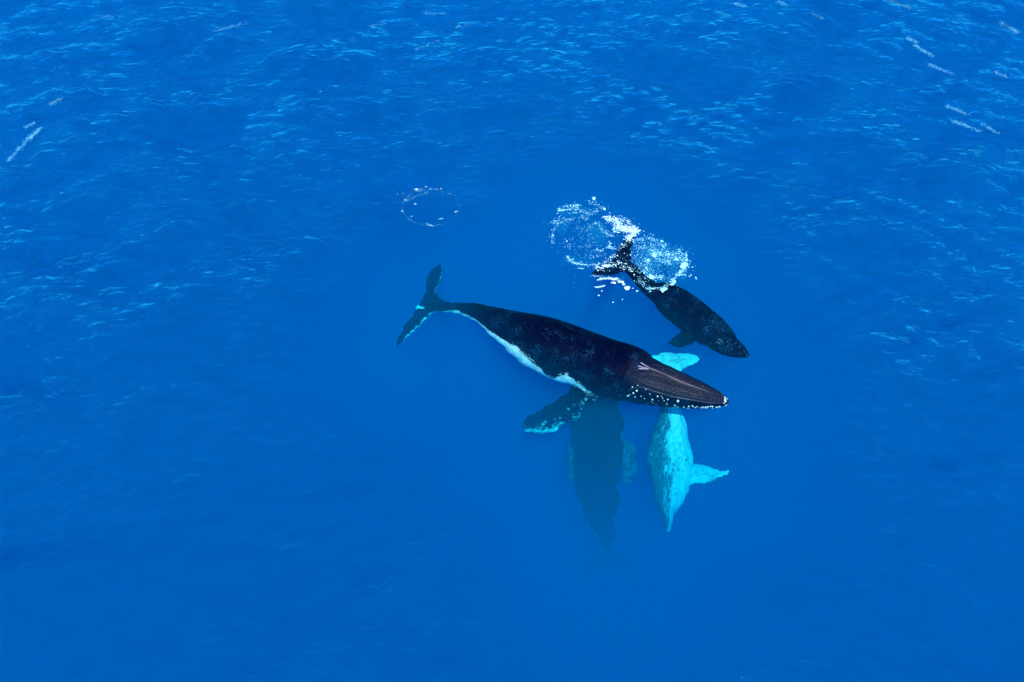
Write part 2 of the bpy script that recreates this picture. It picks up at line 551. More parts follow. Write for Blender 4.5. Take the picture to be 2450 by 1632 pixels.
def hit(bv, u, v):
    d = Vector(ray(u, v)).normalized()
    loc, nrm, _, _ = bv.ray_cast(Vector(CO), d)
    return loc, nrm


def child_mesh(name, vs, fs, mat, parent, sm=True):
    me = bpy.data.meshes.new(name)
    me.from_pydata([Vector(v) - parent.location for v in vs], [], fs)
    if sm: me.polygons.foreach_set("use_smooth", np.ones(len(me.polygons), bool))
    me.update()
    return link(name, me, mat, parent)


def tube(pts, rad, m=8):
    P = [Vector(p) for p in pts]; vs, fs = [], []
    for i, p in enumerate(P):
        t = (P[min(i + 1, len(P) - 1)] - P[max(i - 1, 0)]).normalized()
        x = t.cross(Vector((0, 0, 1))).normalized(); y = x.cross(t)
        for j in range(m):
            a = 2 * math.pi * j / m
            vs.append(p + (x * math.cos(a) + y * math.sin(a)) * rad[i])
    for i in range(len(P) - 1):
        for j in range(m):
            fs.append((i * m + j, i * m + (j + 1) % m, (i + 1) * m + (j + 1) % m, (i + 1) * m + j))
    fs.append(tuple(range(m))); fs.append(tuple((len(P) - 1) * m + j for j in range(m)))
    return vs, fs


def dome(c, n, r, h, ringy=False, m=10):
    """a low knob; ringy: with a crater in the middle like a barnacle"""
    n = Vector(n).normalized(); x = n.orthogonal().normalized(); y = n.cross(x); c = Vector(c)
    prof = [(1.0, -0.4), (0.9, 0.4), (0.66, 1.0), (0.42, 0.85), (0.30, 0.2)] if ringy else [(1.0, -0.4), (0.88, 0.35), (0.6, 0.8), (0.3, 1.0)]
    vs, fs = [], []
    jit = [random.uniform(0.85, 1.15) for _ in range(m)]
    for rr, hh in prof:
        for j in range(m):
            a = 2 * math.pi * j / m
            vs.append(c + (x * math.cos(a) + y * math.sin(a)) * r * rr * jit[j] + n * h * hh)
    for i in range(len(prof) - 1):
        for j in range(m):
            fs.append((i * m + j, i * m + (j + 1) % m, (i + 1) * m + (j + 1) % m, (i + 1) * m + j))
    fs.append(tuple((len(prof) - 1) * m + j for j in range(m)))
    return vs, fs


barn_m = plain("barnacle_shell", (0.75, 0.76, 0.74), 0.7, (0.42, 0.45, 0.46), 30)
knob_m = plain("tubercle_skin", (0.010, 0.010, 0.022), 0.4)
eye_m = plain("eye_surface", (0.006, 0.006, 0.008), 0.12)
ridge_m = plain("ridge_skin", (0.085, 0.055, 0.065), 0.5, (0.012, 0.010, 0.02), 3)
lip_m = plain("lip_skin", (0.05, 0.07, 0.11), 0.5, (0.004, 0.006, 0.016), 5)
furrow_m = plain("furrow_skin", (0.003, 0.003, 0.010), 0.5)
blow_m = plain("blowhole_rim", (0.28, 0.26, 0.36), 0.35, (0.14, 0.12, 0.2), 12)

z1 = lambda x, y: (900 + x / 2.6133, 600 + y / 2.6133)
z2 = lambda x, y: (1200 + x / 3.485, 880 + y / 3.485)
z3 = lambda x, y: (1300 + x / 3.41, 440 + y / 3.41)
z4 = lambda x, y: (940 + x / 7.127, 620 + y / 7.127)
z5 = lambda x, y: (1400 + x / 6.195, 780 + y / 6.195)
z6 = lambda x, y: (900 + x / 9.416, 420 + y / 9.416)


def interp(t, xs, ys):
    return float(np.interp(t, xs, ys))


# ---- 1. the big whale at the surface
def pig_m(t, a):
    if a < 0: return -1.0 if a > -150 else 0.6
    thr = interp(t, [0.0, 0.33, 0.37, 0.43, 0.47, 0.50, 0.58, 0.66, 0.74, 0.84, 0.90, 1.0], [150, 140, 106, 88, 116, 96, 74, 88, 98, 82, 106, 130])
    return max((a - thr) / 22.0, -0.62 if t > 0.74 else -1.0)


def ros_m(t, a):
    return interp(t, [0.0, 0.03, 0.15, 0.28], [0.6, 1, 0.9, 0]) * interp(a, [-66, -50, 56, 68], [0, 1, 1, 0])


e1 = [((2204, 938), (2196, 968)), ((2165, 885), (2150, 984)), ((2110, 838), (2075, 990)), ((1990, 768), (1945, 988)), ((1860, 700), (1795, 975)),
      ((1738, 643), (1650, 957)), ((1692, 624), (1598, 948)), ((1650, 588), (1530, 936)), ((1520, 558), (1420, 912)), ((1370, 505), (1255, 850)), ((1210, 445), (1090, 800)),
      ((1060, 400), (945, 722)), ((925, 378), (825, 625)), ((815, 360), (735, 545)), ((700, 340), (650, 460)), ((600, 325), (570, 420)),
      ((500, 322), (495, 392)), ((400, 318), (395, 385)), ((330, 322), (325, 388))]
e1 = [(z1(*a), z1(*b)) for a, b in e1]
zs1 = [-0.35, -0.40, -0.45, -0.55, -0.68, -0.84, -0.91, -0.98, -1.08, -1.17, -1.20, -1.18, -1.16, -1.18, -1.30, -1.70, -2.3, -3.0, -3.5]
L = Loft()
C1, R1, T1 = body_rings(L, e1, zs1, 8, pig_m, ros_m)
# flukes: lead edge faces the body
fl_u = [(*z4(1000, 760), *z4(560, 830), -3.30, -3.55, 0.42), (*z4(850, 690), *z4(470, 740), -3.40, -3.60, 0.34), (*z4(755, 560), *z4(535, 600), -3.45, -3.65, 0.25),
        (*z4(790, 400), *z4(575, 390), -3.55, -3.65, 0.19), (*z4(850, 250), *z4(640, 215), -3.55, -3.65, 0.14), (*z4(835, 140), *z4(740, 110), -3.55, -3.60, 0.10), (*z4(815, 90), *z4(790, 85), -3.55, -3.55, 0.08)]
fl_l = [(*z4(1000, 850), *z4(520, 700), -3.30, -3.60, 0.42), (*z4(700, 905), *z4(390, 850), -3.55, -3.75, 0.32), (*z4(540, 1050), *z4(290, 1000), -3.75, -3.85, 0.24),
        (*z4(430, 1170), *z4(200, 1100), -3.85, -3.95, 0.18), (*z4(290, 1290), *z4(120, 1270), -3.95, -4.05, 0.14), (*z4(180, 1420), *z4(60, 1410), -4.05, -4.05, 0.10), (*z4(90, 1490), *z4(60, 1480), -4.05, -4.05, 0.08)]
fin_rings(L, fl_u, lambda f, c, y: (0.12 - c) * 3.0 - 0.35)
fin_rings(L, fl_l, lambda f, c, y: ((0.10 - c) * 4.0 - 0.16) * (1 if f > 0.18 else -0.3) - (0.0 if f > 0.18 else 0.5))
# the flipper on the near side
pec = [(*z2(800, 250), *z2(600, 110), -1.8, -1.6, 0.45), (*z2(705, 310), *z2(560, 190), -2.6, -2.3, 0.36), (*z2(650, 400), *z2(460, 265), -3.4, -3.0, 0.30),
       (*z2(530, 470), *z2(330, 340), -4.1, -3.7, 0.24), (*z2(400, 540), *z2(220, 405), -4.6, -4.3, 0.18), (*z2(260, 540), *z2(175, 460), -4.9, -4.8, 0.12), (*z2(190, 525), *z2(165, 495), -5.0, -5.0, 0.08)]
fin_rings(L, pec, lambda f, c, y: (0.5 - c) * 0.6 - 0.48 + 0.40 * f, wav=0.10)
# the flipper on the far side, under the body
pec2 = [(*z1(1540, 760), *z1(1380, 720), -1.9, -1.9, 0.45), (*z1(1480, 660), *z1(1330, 640), -2.5, -2.5, 0.34), (*z1(1400, 600), *z1(1270, 600), -3.0, -3.0, 0.25),
        (*z1(1290, 560), *z1(1200, 570), -3.5, -3.5, 0.14), (*z1(1220, 545), *z1(1190, 550), -3.8, -3.8, 0.08)]
fin_rings(L, pec2, lambda f, c, y: -1.0)
# low hooked dorsal fin on the back, two thirds of the way to the tail
dp = at(*z1(850, 405), -0.45)
i0 = int(np.argmin(np.linalg.norm(C1 - at(*z1(830, 440), -1.45), axis=1)))
rings = []
tdir = C1[i0] - C1[i0 - 6]; tdir /= np.linalg.norm(tdir)
lat = np.cross(-tdir, [0, 0, 1]); lat /= np.linalg.norm(lat)
for k in range(14):
    f = k / 13
    basec = C1[i0] + np.array([0, 0, 1]) * (R1[i0] * 0.62 + f * 0.34) + lat * 0.0
    le = basec - tdir * (0.85 * (1 - f) ** 1.1) + tdir * 0.25 * f
    te = basec + tdir * (0.35 + 0.1 * f)
    th = 0.26 * (1 - f) + 0.06
    rings.append([le + (te - le) * (0.5 - 0.5 * math.cos(2 * math.pi * j / 16)) + lat * math.sin(2 * math.pi * j / 16) * th / 2 for j in range(16)])
L.ring_stack(rings, [[-0.5] * 16] * 14, [[0] * 16] * 14, [[(9, 0, 0)] * 16] * 14)

skin1 = skin_mat("whale_skin", (0.0003, 0.0015, 0.010), (0.85, 0.85, 0.80), rost=(0.020, 0.017, 0.048), jag=0.85, caustic_web=0.55)
w1 = finish(L, "whale", skin1, at(*z1(1400, 720), -1.2), 0.05, rag=0.14)
tag(w1, "largest whale, dark with white flank, its furrowed purplish head breaking the surface", "whale")
bv = bvh_of(w1)


def put_knobs(parent, bvh, spots, name, mat, ringy, conv):
    for x, y, r in spots:
        loc, nrm = hit(bvh, *conv(x, y))
        if loc is None: continue
        vs, fs = dome(loc, nrm, r, r * 0.7, ringy)
        child_mesh(name, vs, fs, mat, parent)


spots = [(765, 960, .06), (715, 995, .05), (908, 995, .06), (1075, 1043, .045), (1377, 1113, .07), (635, 1035, .055), (1000, 1090, .05), (1225, 1090, .04), (1148, 1073, .03),
         (1170, 1108, .03), (680, 1070, .04), (740, 1050, .035), (880, 1075, .03), (830, 1040, .03), (700, 905, .04), (780, 880, .03), (960, 1010, .03), (1130, 1045, .025), (1818, 862, .035),
         (700, 963, .035), (660, 1020, .03), (900, 940, .025)]
rs = random.Random(3)
for k in range(46):
    f = rs.random() ** 0.8
    spots.append((1290 + 780 * f, 1192 + 14 * math.sin(f * 2) + rs.uniform(-22, 16), rs.uniform(.02, .05)))
for k in range(16):
    spots.append((2085 + rs.uniform(-25, 32), 1120 + rs.uniform(-60, 80), rs.uniform(.02, .05)))
for k in range(14):
    spots.append((980 + rs.uniform(-60, 260), 1120 + rs.uniform(-40, 50), rs.uniform(.015, .025)))
for k in range(26):
    f = rs.random()
    spots.append((960 + 1090 * f, 425 + 250 * f + 350 * f * f + rs.uniform(-8, 8), rs.uniform(.010, .02)))
spots = [(x, y, r * 0.85) for x, y, r in spots if rs.random() < 0.85]
put_knobs(w1, bv, spots, "barnacle", barn_m, True, z5)
kn = [(1290, 940, .075), (1440, 1030, .07), (1560, 1000, .075), (1710, 1070, .07), (1160, 945, .07), (1860, 1085, .055), (1700, 985, .06), (1990, 1100, .05), (1850, 990, .05),
      (1150, 640, .05), (1360, 735, .05), (1560, 820, .05), (1740, 900, .05), (1010, 860, .05), (1950, 1000, .045), (1300, 860, .05)]
put_knobs(w1, bv, kn, "tubercle", knob_m, False, z5)


def surf_line(bvh, pts, conv, n, lift=0.0):
    P = cr(pts, n); out = []
    for p in P:
        loc, nrm = hit(bvh, *conv(*p))
        if loc is not None: out.append(loc + nrm * lift)
    return out


pl = surf_line(bv, [(945, 620), (1090, 680), (1240, 745), (1400, 820), (1560, 880), (1700, 930), (1860, 985)], z5, 24, 0.0)
vs, fs = tube(pl, [0.04 * math.sin(math.pi * (0.25 + 0.75 * i / len(pl))) + 0.01 for i in range(len(pl))])
child_mesh("head_ridge", vs, fs, ridge_m, w1)
for seq, r_, mm, nm in (([(960, 410), (1230, 530), (1500, 655), (1720, 765), (1900, 895), (2060, 1035)], .022, lip_m, "lip_edge"),
                        ([(640, 950), (780, 905), (900, 925), (1080, 985), (1300, 1045), (1600, 1100), (1850, 1140), (2050, 1140)], .03, lip_m, "lip_edge"),
                        ([(980, 560), (1150, 610), (1400, 710), (1650, 830), (1850, 950)], .022, furrow_m, "head_furrow"),
                        ([(820, 700), (1000, 720), (1240, 790), (1500, 880), (1750, 960)], .025, furrow_m, "head_furrow"),
                        ([(900, 800), (1100, 850), (1350, 925), (1600, 1000), (1800, 1050)], .022, furrow_m, "head_furrow"),
                        ([(760, 780), (900, 860), (1120, 930), (1400, 1010), (1700, 1075)], .03, furrow_m, "head_furrow"),
                        ([(1180, 560), (1400, 650), (1650, 770), (1850, 890)], .018, furrow_m, "head_furrow")):
    pl = surf_line(bv, seq, z5, 26, 0.0)
    a_, b_ = tube(pl, [r_ * (0.25 + 0.75 * math.sin(math.pi * (i + 1) / (len(pl) + 1))) * random.uniform(0.8, 1.1) for i in range(len(pl))])
    child_mesh(nm, a_, b_, mm, w1)
for seq in ([(828, 545), (880, 580), (955, 618)], [(785, 592), (860, 615), (950, 630)], [(795, 632), (870, 636), (950, 640)]):
    pl = surf_line(bv, seq, z5, 10, 0.0)
    vs, fs = tube(pl, [0.034 - 0.022 * i / len(pl) for i in range(len(pl))])
    child_mesh("blowhole", vs, fs, blow_m, w1)
for side in (1, -1):
    i = int(np.argmin(abs(T1 - 0.27)))
    fw = C1[i - 2] - C1[i + 2]; fw /= np.linalg.norm(fw)
    lt = np.cross(fw, [0, 0, 1]); lt /= np.linalg.norm(lt)
    loc, nrm, _, _ = bv.ray_cast(Vector(C1[i] + lt * side * 4 - np.array([0, 0, .15])), Vector(-lt * side))
    if loc:
        vs, fs = dome(loc, nrm, 0.09, 0.06)
        child_mesh("eye", vs, fs, eye_m, w1)

# ---- 2. the calf
e2 = [((1684, 1400), (1676, 1412)), ((1668, 1362), (1625, 1418)), ((1622, 1285), (1540, 1412)), ((1565, 1220), (1430, 1378)), ((1512, 1138), (1325, 1318)), ((1405, 1045), (1195, 1250)),
      ((1290, 955), (1060, 1140)), ((1190, 893), (955, 1055)), ((1085, 856), (880, 960)), ((980, 840), (835, 915)), ((900, 800), (790, 865)), ((830, 745), (740, 805)), ((770, 680), (685, 740)), ((700, 620), (625, 680))]
e2 = [(z3(*a), z3(*b)) for a, b in e2]
zs2 = [-0.55, -0.62, -0.78, -0.92, -1.05, -1.12, -1.12, -1.02, -0.85, -0.72, -0.60, -0.50, -0.42, -0.36]
L = Loft()
C2, R2, T2 = body_rings(L, e2, zs2, 0, lambda t, a: (abs(a) - 140) / 25, lambda t, a: 0.0, flat=0.9)
fu = [(*z3(720, 640), *z3(590, 640), -0.36, -0.36, 0.26), (*z3(715, 570), *z3(570, 600), -0.30, -0.32, 0.22), (*z3(725, 500), *z3(625, 500), -0.24, -0.26, 0.16), (*z3(750, 430), *z3(690, 425), -0.15, -0.16, 0.11), (*z3(768, 385), *z3(750, 385), -0.05, -0.05, 0.07)]
fd = [(*z3(700, 680), *z3(590, 600), -0.36, -0.36, 0.26), (*z3(640, 720), *z3(540, 630), -0.34, -0.34, 0.22), (*z3(560, 742), *z3(470, 665), -0.28, -0.28, 0.16), (*z3(470, 745), *z3(420, 700), -0.2, -0.2, 0.11), (*z3(395, 740), *z3(385, 728), -0.12, -0.12, 0.07)]
fin_rings(L, fu, lambda f, c, y: -0.8, n=40, m=20)
fin_rings(L, fd, lambda f, c, y: -0.8, n=40, m=20)
cp = [(*z3(1290, 1270), *z3(1150, 1170), -1.25, -1.2, 0.28), (*z3(1215, 1300), *z3(1100, 1220), -1.6, -1.5, 0.20), (*z3(1130, 1330), *z3(1050, 1262), -1.9, -1.8, 0.15), (*z3(1060, 1328), *z3(1015, 1300), -2.1, -2.1, 0.09)]
fin_rings(L, cp, lambda f, c, y: (0.2 - c) * 1.0 - 0.35, n=40, m=20, wav=0.05)
cp2 = [(*z3(1440, 1130), *z3(1330, 1060), -1.3, -1.3, 0.25), (*z3(1400, 1090), *z3(1300, 1020), -1.9, -1.9, 0.18), (*z3(1340, 1050), *z3(1250, 1000), -2.4, -2.4, 0.10)]
fin_rings(L, cp2, lambda f, c, y: -0.8, n=30, m=16)
skin2 = skin_mat("calf_skin", (0.0004, 0.0020, 0.011), (0.6, 0.62, 0.6), jag=0.4, caustic_web=0.8)
w2 = finish(L, "whale", skin2, at(*z3(1250, 1080), -0.9), 0.042, rag=0.14)
tag(w2, "small dark whale calf swimming just under the surface with foam around its tail", "whale")
bv2 = bvh_of(w2)
put_knobs(w2, bv2, [(1600, 1330, .035), (1570, 1300, .03), (1640, 1370, .03), (1540, 1350, .03), (1500, 1290, .03), (1605, 1385, .03), (1655, 1345, .025)], "tubercle", plain("calf_knob", (0.05, 0.07, 0.08), 0.5), False, z3)
vs, fs = [], []
for seq in ([(1410, 1290), (1445, 1310)], [(1425, 1268), (1460, 1290)]):
    pl = surf_line(bv2, [seq[0], ((seq[0][0] + seq[1][0]) / 2 + 2, (seq[0][1] + seq[1][1]) / 2 - 2), seq[1]], z3, 6, 0.0)
    a_, b_ = tube(pl, [0.03] * len(pl))
    child_mesh("blowhole", a_, b_, plain("calf_blowhole", (0.06, 0.08, 0.09), 0.4), w2)
for side in (1, -1):
    i = int(np.argmin(abs(T2 - 0.22)))
    fw = C2[i - 2] - C2[i + 2]; fw /= np.linalg.norm(fw)
    lt = np.cross(fw, [0, 0, 1]); lt /= np.linalg.norm(lt)
    loc, nrm, _, _ = bv2.ray_cast(Vector(C2[i] + lt * side * 3), Vector(-lt * side))
    if loc:
        a_, b_ = dome(loc, nrm, 0.06, 0.04)
        child_mesh("eye", a_, b_, eye_m, w2)

# ---- 3. the rolled whale with the white belly under the big one's head
e3 = [((1362, 1372), (1392, 1378)), ((1325, 1310), (1425, 1300)), ((1285, 1220), (1450, 1180)), ((1255, 1110), (1510, 1060)), ((1235, 980), (1555, 950)), ((1212, 830), (1575, 815)),
      ((1205, 700), (1575, 690)), ((1245, 580), (1562, 560)), ((1290, 460), (1540, 440)), ((1320, 340), (1490, 330)), ((1345, 240), (1450, 230)), ((1350, 130), (1420, 130)), ((1350, 40), (1410, 40))]
e3 = [(z2(*a), z2(*b)) for a, b in e3]
zs3 = [-7.4, -7.1, -6.7, -6.2, -5.8, -5.4, -5.0, -4.5, -3.9, -3.4, -3.2, -3.2, -3.3]
L = Loft()


def pig_3(t, a):
    # rolled on its side: the belly looks up and to the right of the picture
    lo = interp(t, [0, .1, .25, .4, .55, .75, 1], [104, 100, 96, 94, 88, 72, 60])
    return max((abs(a) - lo) / 50.0, -0.55) if 0.08 < t < 0.75 else (abs(a) - lo) / 30.0


C3, R3, T3 = body_rings(L, e3, zs3, -100, pig_3, lambda t, a: 0.0, flat=0.94)
f3 = [(*z2(1480, 990), *z2(1480, 770), -5.9, -5.8, 0.42), (*z2(1580, 965), *z2(1590, 795), -5.5, -5.5, 0.34), (*z2(1680, 965), *z2(1690, 808), -5.2, -5.2, 0.26), (*z2(1765, 940), *z2(1780, 842), -5.0, -5.0, 0.20),
      (*z2(1830, 905), *z2(1840, 852), -4.9, -4.9, 0.14), (*z2(1895, 885), *z2(1905, 840), -4.8, -4.8, 0.08)]
fin_rings(L, f3, lambda f, c, y: 0.95 - 0.75 * math.exp(-((f - 0.62) / 0.14) ** 2) * (1 if c < 0.6 else 0.3), n=50, wav=0.05)
t3 = [(1600, 915, 1560, 850, -3.3, -3.3, 0.34), (1625, 893, 1590, 842, -3.3, -3.3, 0.28), (1648, 878, 1632, 845, -3.6, -3.6, 0.2), (1668, 868, 1660, 845, -3.6, -3.6, 0.14), (1683, 852, 1680, 847, -3.6, -3.6, 0.08)]
fin_rings(L, t3, lambda f, c, y: 0.9, n=36)
t3 = [(1600, 915, 1560, 850, -3.3, -3.3, 0.34), (1570, 915, 1535, 862, -3.4, -3.4, 0.28), (1540, 905, 1510, 868, -3.5, -3.5, 0.2), (1505, 890, 1490, 872, -3.6, -3.6, 0.10)]
fin_rings(L, t3, lambda f, c, y: 0.9, n=36)
f3b = [(*z2(1400, 960), *z2(1400, 800), -5.8, -5.8, 0.42), (*z2(1360, 900), *z2(1360, 740), -6.8, -6.8, 0.3), (*z2(1330, 800), *z2(1330, 680), -8.0, -8.0, 0.12)]
fin_rings(L, f3b, lambda f, c, y: 0.3, n=30)
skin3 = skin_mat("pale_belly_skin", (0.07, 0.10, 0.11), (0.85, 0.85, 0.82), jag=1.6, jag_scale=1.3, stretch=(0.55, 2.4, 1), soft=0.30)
w3 = finish(L, "whale", skin3, at(*z2(1400, 800), -5.0), 0.06, rag=0.11)
tag(w3, "submerged whale showing bright turquoise belly and flipper, passing under the largest whale's head", "whale")

# ---- 4. the dark deep whale between
e4 = [((640, -20), (800, -20)), ((605, 60), (850, 50)), ((585, 180), (930, 170)), ((580, 320), (975, 310)), ((585, 480), (990, 470)), ((600, 640), (985, 640)), ((610, 800), (975, 800)), ((630, 960), (970, 960)),
      ((665, 1110), (955, 1110)), ((710, 1250), (935, 1240)), ((755, 1370), (915, 1360)), ((800, 1480), (905, 1470)), ((830, 1580), (905, 1580))]
e4 = [(z2(*a), z2(*b)) for a, b in e4]
zs4 = [-5.3, -5.4, -5.6, -5.9, -6.4, -7.0, -7.8, -8.9, -10.4, -11.6, -14.0, -17.4, -21.0]
L = Loft()
C4, R4, T4 = body_rings(L, e4, zs4, 0, lambda t, a: (abs(a) - 150) / 25, lambda t, a: 0.0, flat=0.85)
f4 = [(*z2(640, 560), *z2(660, 700), -8.0, -8.2, 0.4), (*z2(570, 620), *z2(630, 770), -8.1, -8.2, 0.3), (*z2(540, 740), *z2(615, 850), -8.1, -8.1, 0.22), (*z2(545, 850), *z2(610, 910), -8.1, -8.1, 0.16), (*z2(580, 960), *z2(605, 965), -8.1, -8.1, 0.08)]
fin_rings(L, f4, lambda f, c, y: 0.0, n=40)
f4 = [(*z2(960, 520), *z2(930, 680), -7.8, -8.0, 0.4), (*z2(1040, 580), *z2(975, 740), -7.7, -7.9, 0.3), (*z2(1100, 730), *z2(980, 820), -7.7, -7.7, 0.24), (*z2(1095, 860), *z2(1000, 900), -7.7, -7.7, 0.16), (*z2(1050, 960), *z2(1015, 960), -7.7, -7.7, 0.08)]
fin_rings(L, f4, lambda f, c, y: 0.08, n=40)
f4 = [(*z2(900, 1500), *z2(870, 1640), -20.7, -22.1, 0.34), (*z2(990, 1560), *z2(950, 1660), -21.3, -22.1, 0.22), (*z2(1090, 1660), *z2(1060, 1700), -21.7, -22.1, 0.08)]
fin_rings(L, f4, lambda f, c, y: -1, n=30)
f4 = [(*z2(830, 1500), *z2(870, 1640), -20.7, -22.1, 0.34), (*z2(750, 1570), *z2(790, 1670), -21.3, -22.1, 0.22), (*z2(660, 1680), *z2(690, 1710), -21.7, -22.1, 0.08)]
fin_rings(L, f4, lambda f, c, y: -1, n=30)
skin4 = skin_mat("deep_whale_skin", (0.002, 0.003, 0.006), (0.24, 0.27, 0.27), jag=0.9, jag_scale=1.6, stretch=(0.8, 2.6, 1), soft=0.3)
w4 = finish(L, "whale", skin4, at(*z2(790, 700), -7.0), 0.07, rag=0.4)
tag(w4, "dim dark whale deepest in the water below the largest whale, pale flippers along its sides", "whale")

# ------------------------------------------------------------------ foam
foam_or_glint_m, nt = mat_new("foam")
pb = N(nt, "ShaderNodeBsdfPrincipled"); pb.inputs["Base Color"].default_value = (0.62, 0.84, 0.86, 1); pb.inputs["Roughness"].default_value = 0.8
o = N(nt, "ShaderNodeOutputMaterial"); nt.links.new(pb.outputs[0], o.inputs[0])

_bm = bmesh.new(); bmesh.ops.create_icosphere(_bm, subdivisions=1, radius=1.0)
ICO_V = np.array([v.co[:] for v in _bm.verts]); ICO_F = np.array([[v.index for v in f.verts] for f in _bm.faces]); _bm.free()


class Foam:
    def __init__(self, seed):
        self.V = []; self.F = []; self.r = np.random.default_rng(seed); self.n = 0

    def blob(self, u, v, size, z=0.0, stretch=1.6, ang=None, flat=0.35):
        c = at(u, v, z)
        a = self.r.uniform(-0.5, 0.5) if ang is None else ang + self.r.normal(0, 0.35)
        P = ICO_V * (1 + self.r.uniform(-0.35, 0.35, (len(ICO_V), 1)))
        P = P * [size * stretch, size, size * flat]
        ca_, sa = math.cos(a), math.sin(a)
        P = P @ np.array([[ca_, sa, 0], [-sa, ca_, 0], [0, 0, 1]])
        self.V.append(P + c); self.F.append(ICO_F + self.n); self.n += len(ICO_V)

    def line(self, pts, conv, count, jit, s0, s1, zlo=-0.02, zhi=0.03, stretch=1.8):
        P = cr(pts, 200)
        clump = self.r.random(8) 
        for _ in range(int(count * 2.4)):
            i = int(self.r.random() * 199)
            # foam gathers in clumps along the line
            w = 0.5 + 0.5 * math.sin(i * 0.19 + clump[0] * 6) * math.sin(i * 0.071 + clump[1] * 6)
            if self.r.random() > 0.25 + 0.75 * w: continue
            d = P[min(i + 1, 199)] - P[max(i - 1, 0)]
            u, v = conv(P[i][0] + self.r.normal(0, jit * self.r.choice([0.6, 1.9])), P[i][1] + self.r.normal(0, jit * 0.7 * self.r.choice([0.6, 1.9])))
            s = 0.44 * (s0 + (s1 - s0) * self.r.random() ** 5) * (2.0 if self.r.random() < 0.05 else 1.0)
            zz = self.r.uniform(zlo, zhi) if self.r.random() < 0.5 or zlo < -0.1 or zhi > 0.05 else -0.05 - 0.5 * self.r.random()
            if self.r.random() < 0.30: continue
            self.blob(u, v, s, zz, stretch * self.r.uniform(0.7, 1.3), math.atan2(-d[1], d[0]))

    def build(self, name, label, cat):
        V = np.vstack(self.V); F = np.vstack(self.F)
        org = V.mean(0)
        me = bpy.data.meshes.new(name)
        me.from_pydata((V - org).tolist(), [], F.tolist())
        me.polygons.foreach_set("use_smooth", np.ones(len(F), bool))
        ob = link(name, me, foam_or_glint_m); ob.location = org
        tag(ob, label, cat, kind="stuff")
        return ob


# clouds of tiny bubbles hanging under the foam
milk, nt = mat_new("bubble_cloud")
sc = N(nt, "ShaderNodeVolumeScatter"); sc.inputs["Density"].default_value = 0.13; sc.inputs["Color"].default_value = (0.1, 0.95, 0.85, 1)
o = N(nt, "ShaderNodeOutputMaterial"); nt.links.new(sc.outputs[0], o.inputs["Volume"])


def bubbles(parent, conv, spots):
    for x, y, rx, ry, h in spots:
        c = at(*conv(x, y), -h - 0.06)
        bm = bmesh.new(); bmesh.ops.create_icosphere(bm, subdivisions=3, radius=1.0)
        for v in bm.verts:
            k = 1 + 0.22 * math.sin(v.co.x * 4 + x) * math.cos(v.co.y * 5 + y)
            v.co = Vector((v.co.x * rx * k, v.co.y * ry * k, v.co.z * h))
        me = bpy.data.meshes.new("bubble_cloud"); bm.to_mesh(me); bm.free()
        o = link("bubble_cloud", me, milk, parent)
        o.location = Vector(c) - parent.location


white_m = foam_or_glint_m
foam_or_glint_m = plain("thin_foam", (0.36, 0.76, 0.80), 0.8)
F = Foam(1)   # ring left of the calf's tail
F.line([(70, 490), (75, 400), (120, 330), (200, 290), (300, 270), (360, 290)], z3, 150, 7, .02, .05)
F.line([(110, 220), (170, 212), (290, 205)], z3, 110, 7, .02, .07, stretch=2.6)
F.line([(150, 185), (250, 180), (300, 172)], z3, 90, 9, .02, .07)
F.line([(230, 240), (300, 225), (380, 240), (450, 215)], z3, 130, 12, .02, .05)
F.line([(385, 130), (410, 150), (450, 175), (500, 200)], z3, 90, 12, .02, .06)
F.line([(80, 330), (100, 300), (150, 290)], z3, 60, 14, .02, .05)
F.line([(430, 310), (470, 360), (520, 410), (580, 430)], z3, 120, 12, .02, .05)
F.line([(190, 590), (230, 630), (300, 655), (420, 658)], z3, 170, 6, .02, .06, stretch=2.4)
F.line([(280, 688), (330, 690)], z3, 26, 3, .02, .06, stretch=3)
F.line([(170, 450), (210, 510), (330, 510), (400, 490)], z3, 50, 14, .015, .04)
F.line([(250, 310), (330, 380), (400, 320)], z3, 70, 22, .015, .04, -0.6, 0.0)
F.line([(420, 535), (450, 540), (490, 545)], z3, 50, 8, .02, .06)
F.line([(540, 470), (540, 510), (570, 530)], z3, 50, 9, .03, .07)
F.line([(370, 590), (450, 590), (520, 570)], z3, 60, 16, .015, .04)
F.blob(*z3(414, 120), .13, 0.02, 1.0)
F.blob(*z3(498, 202), .08, 0.02, 1.0)
for _ in range(260):
    F.blob(*z3(F.r.normal(330, 110), F.r.normal(440, 120)), F.r.uniform(.006, .015), F.r.uniform(-0.9, 0.0))
fo = F.build("foam", "broken ring of foam left of the calf's tail fluke", "foam")
bubbles(fo, z3, [(250, 230, 1.0, .35, .35), (440, 400, .6, .8, .4), (300, 630, 1.0, .25, .3), (150, 340, .4, .6, .25)])

F = Foam(2)   # ring right of the tail
F.line([(740, 470), (800, 450), (880, 440), (930, 480), (1000, 530)], z3, 220, 14, .02, .07)
F.line([(880, 560), (950, 570), (1040, 570), (1150, 570)], z3, 300, 20, .02, .08)
F.line([(1000, 590), (1080, 600), (1140, 620), (1160, 680)], z3, 150, 22, .02, .08)
F.line([(1160, 560), (1165, 640), (1150, 690), (1120, 730)], z3, 160, 9, .03, .08)
F.line([(1120, 730), (1080, 760), (1020, 820), (940, 850), (830, 850)], z3, 260, 7, .02, .07, stretch=2.4)
F.line([(830, 600), (850, 640), (830, 690), (850, 730)], z3, 120, 14, .02, .06)
F.line([(900, 610), (1000, 630), (1030, 650)], z3, 90, 9, .02, .05, stretch=2.4)
F.line([(720, 570), (760, 620), (790, 700), (860, 740)], z3, 170, 26, .02, .06)
F.line([(850, 760), (900, 760), (990, 770)], z3, 120, 14, .02, .07)
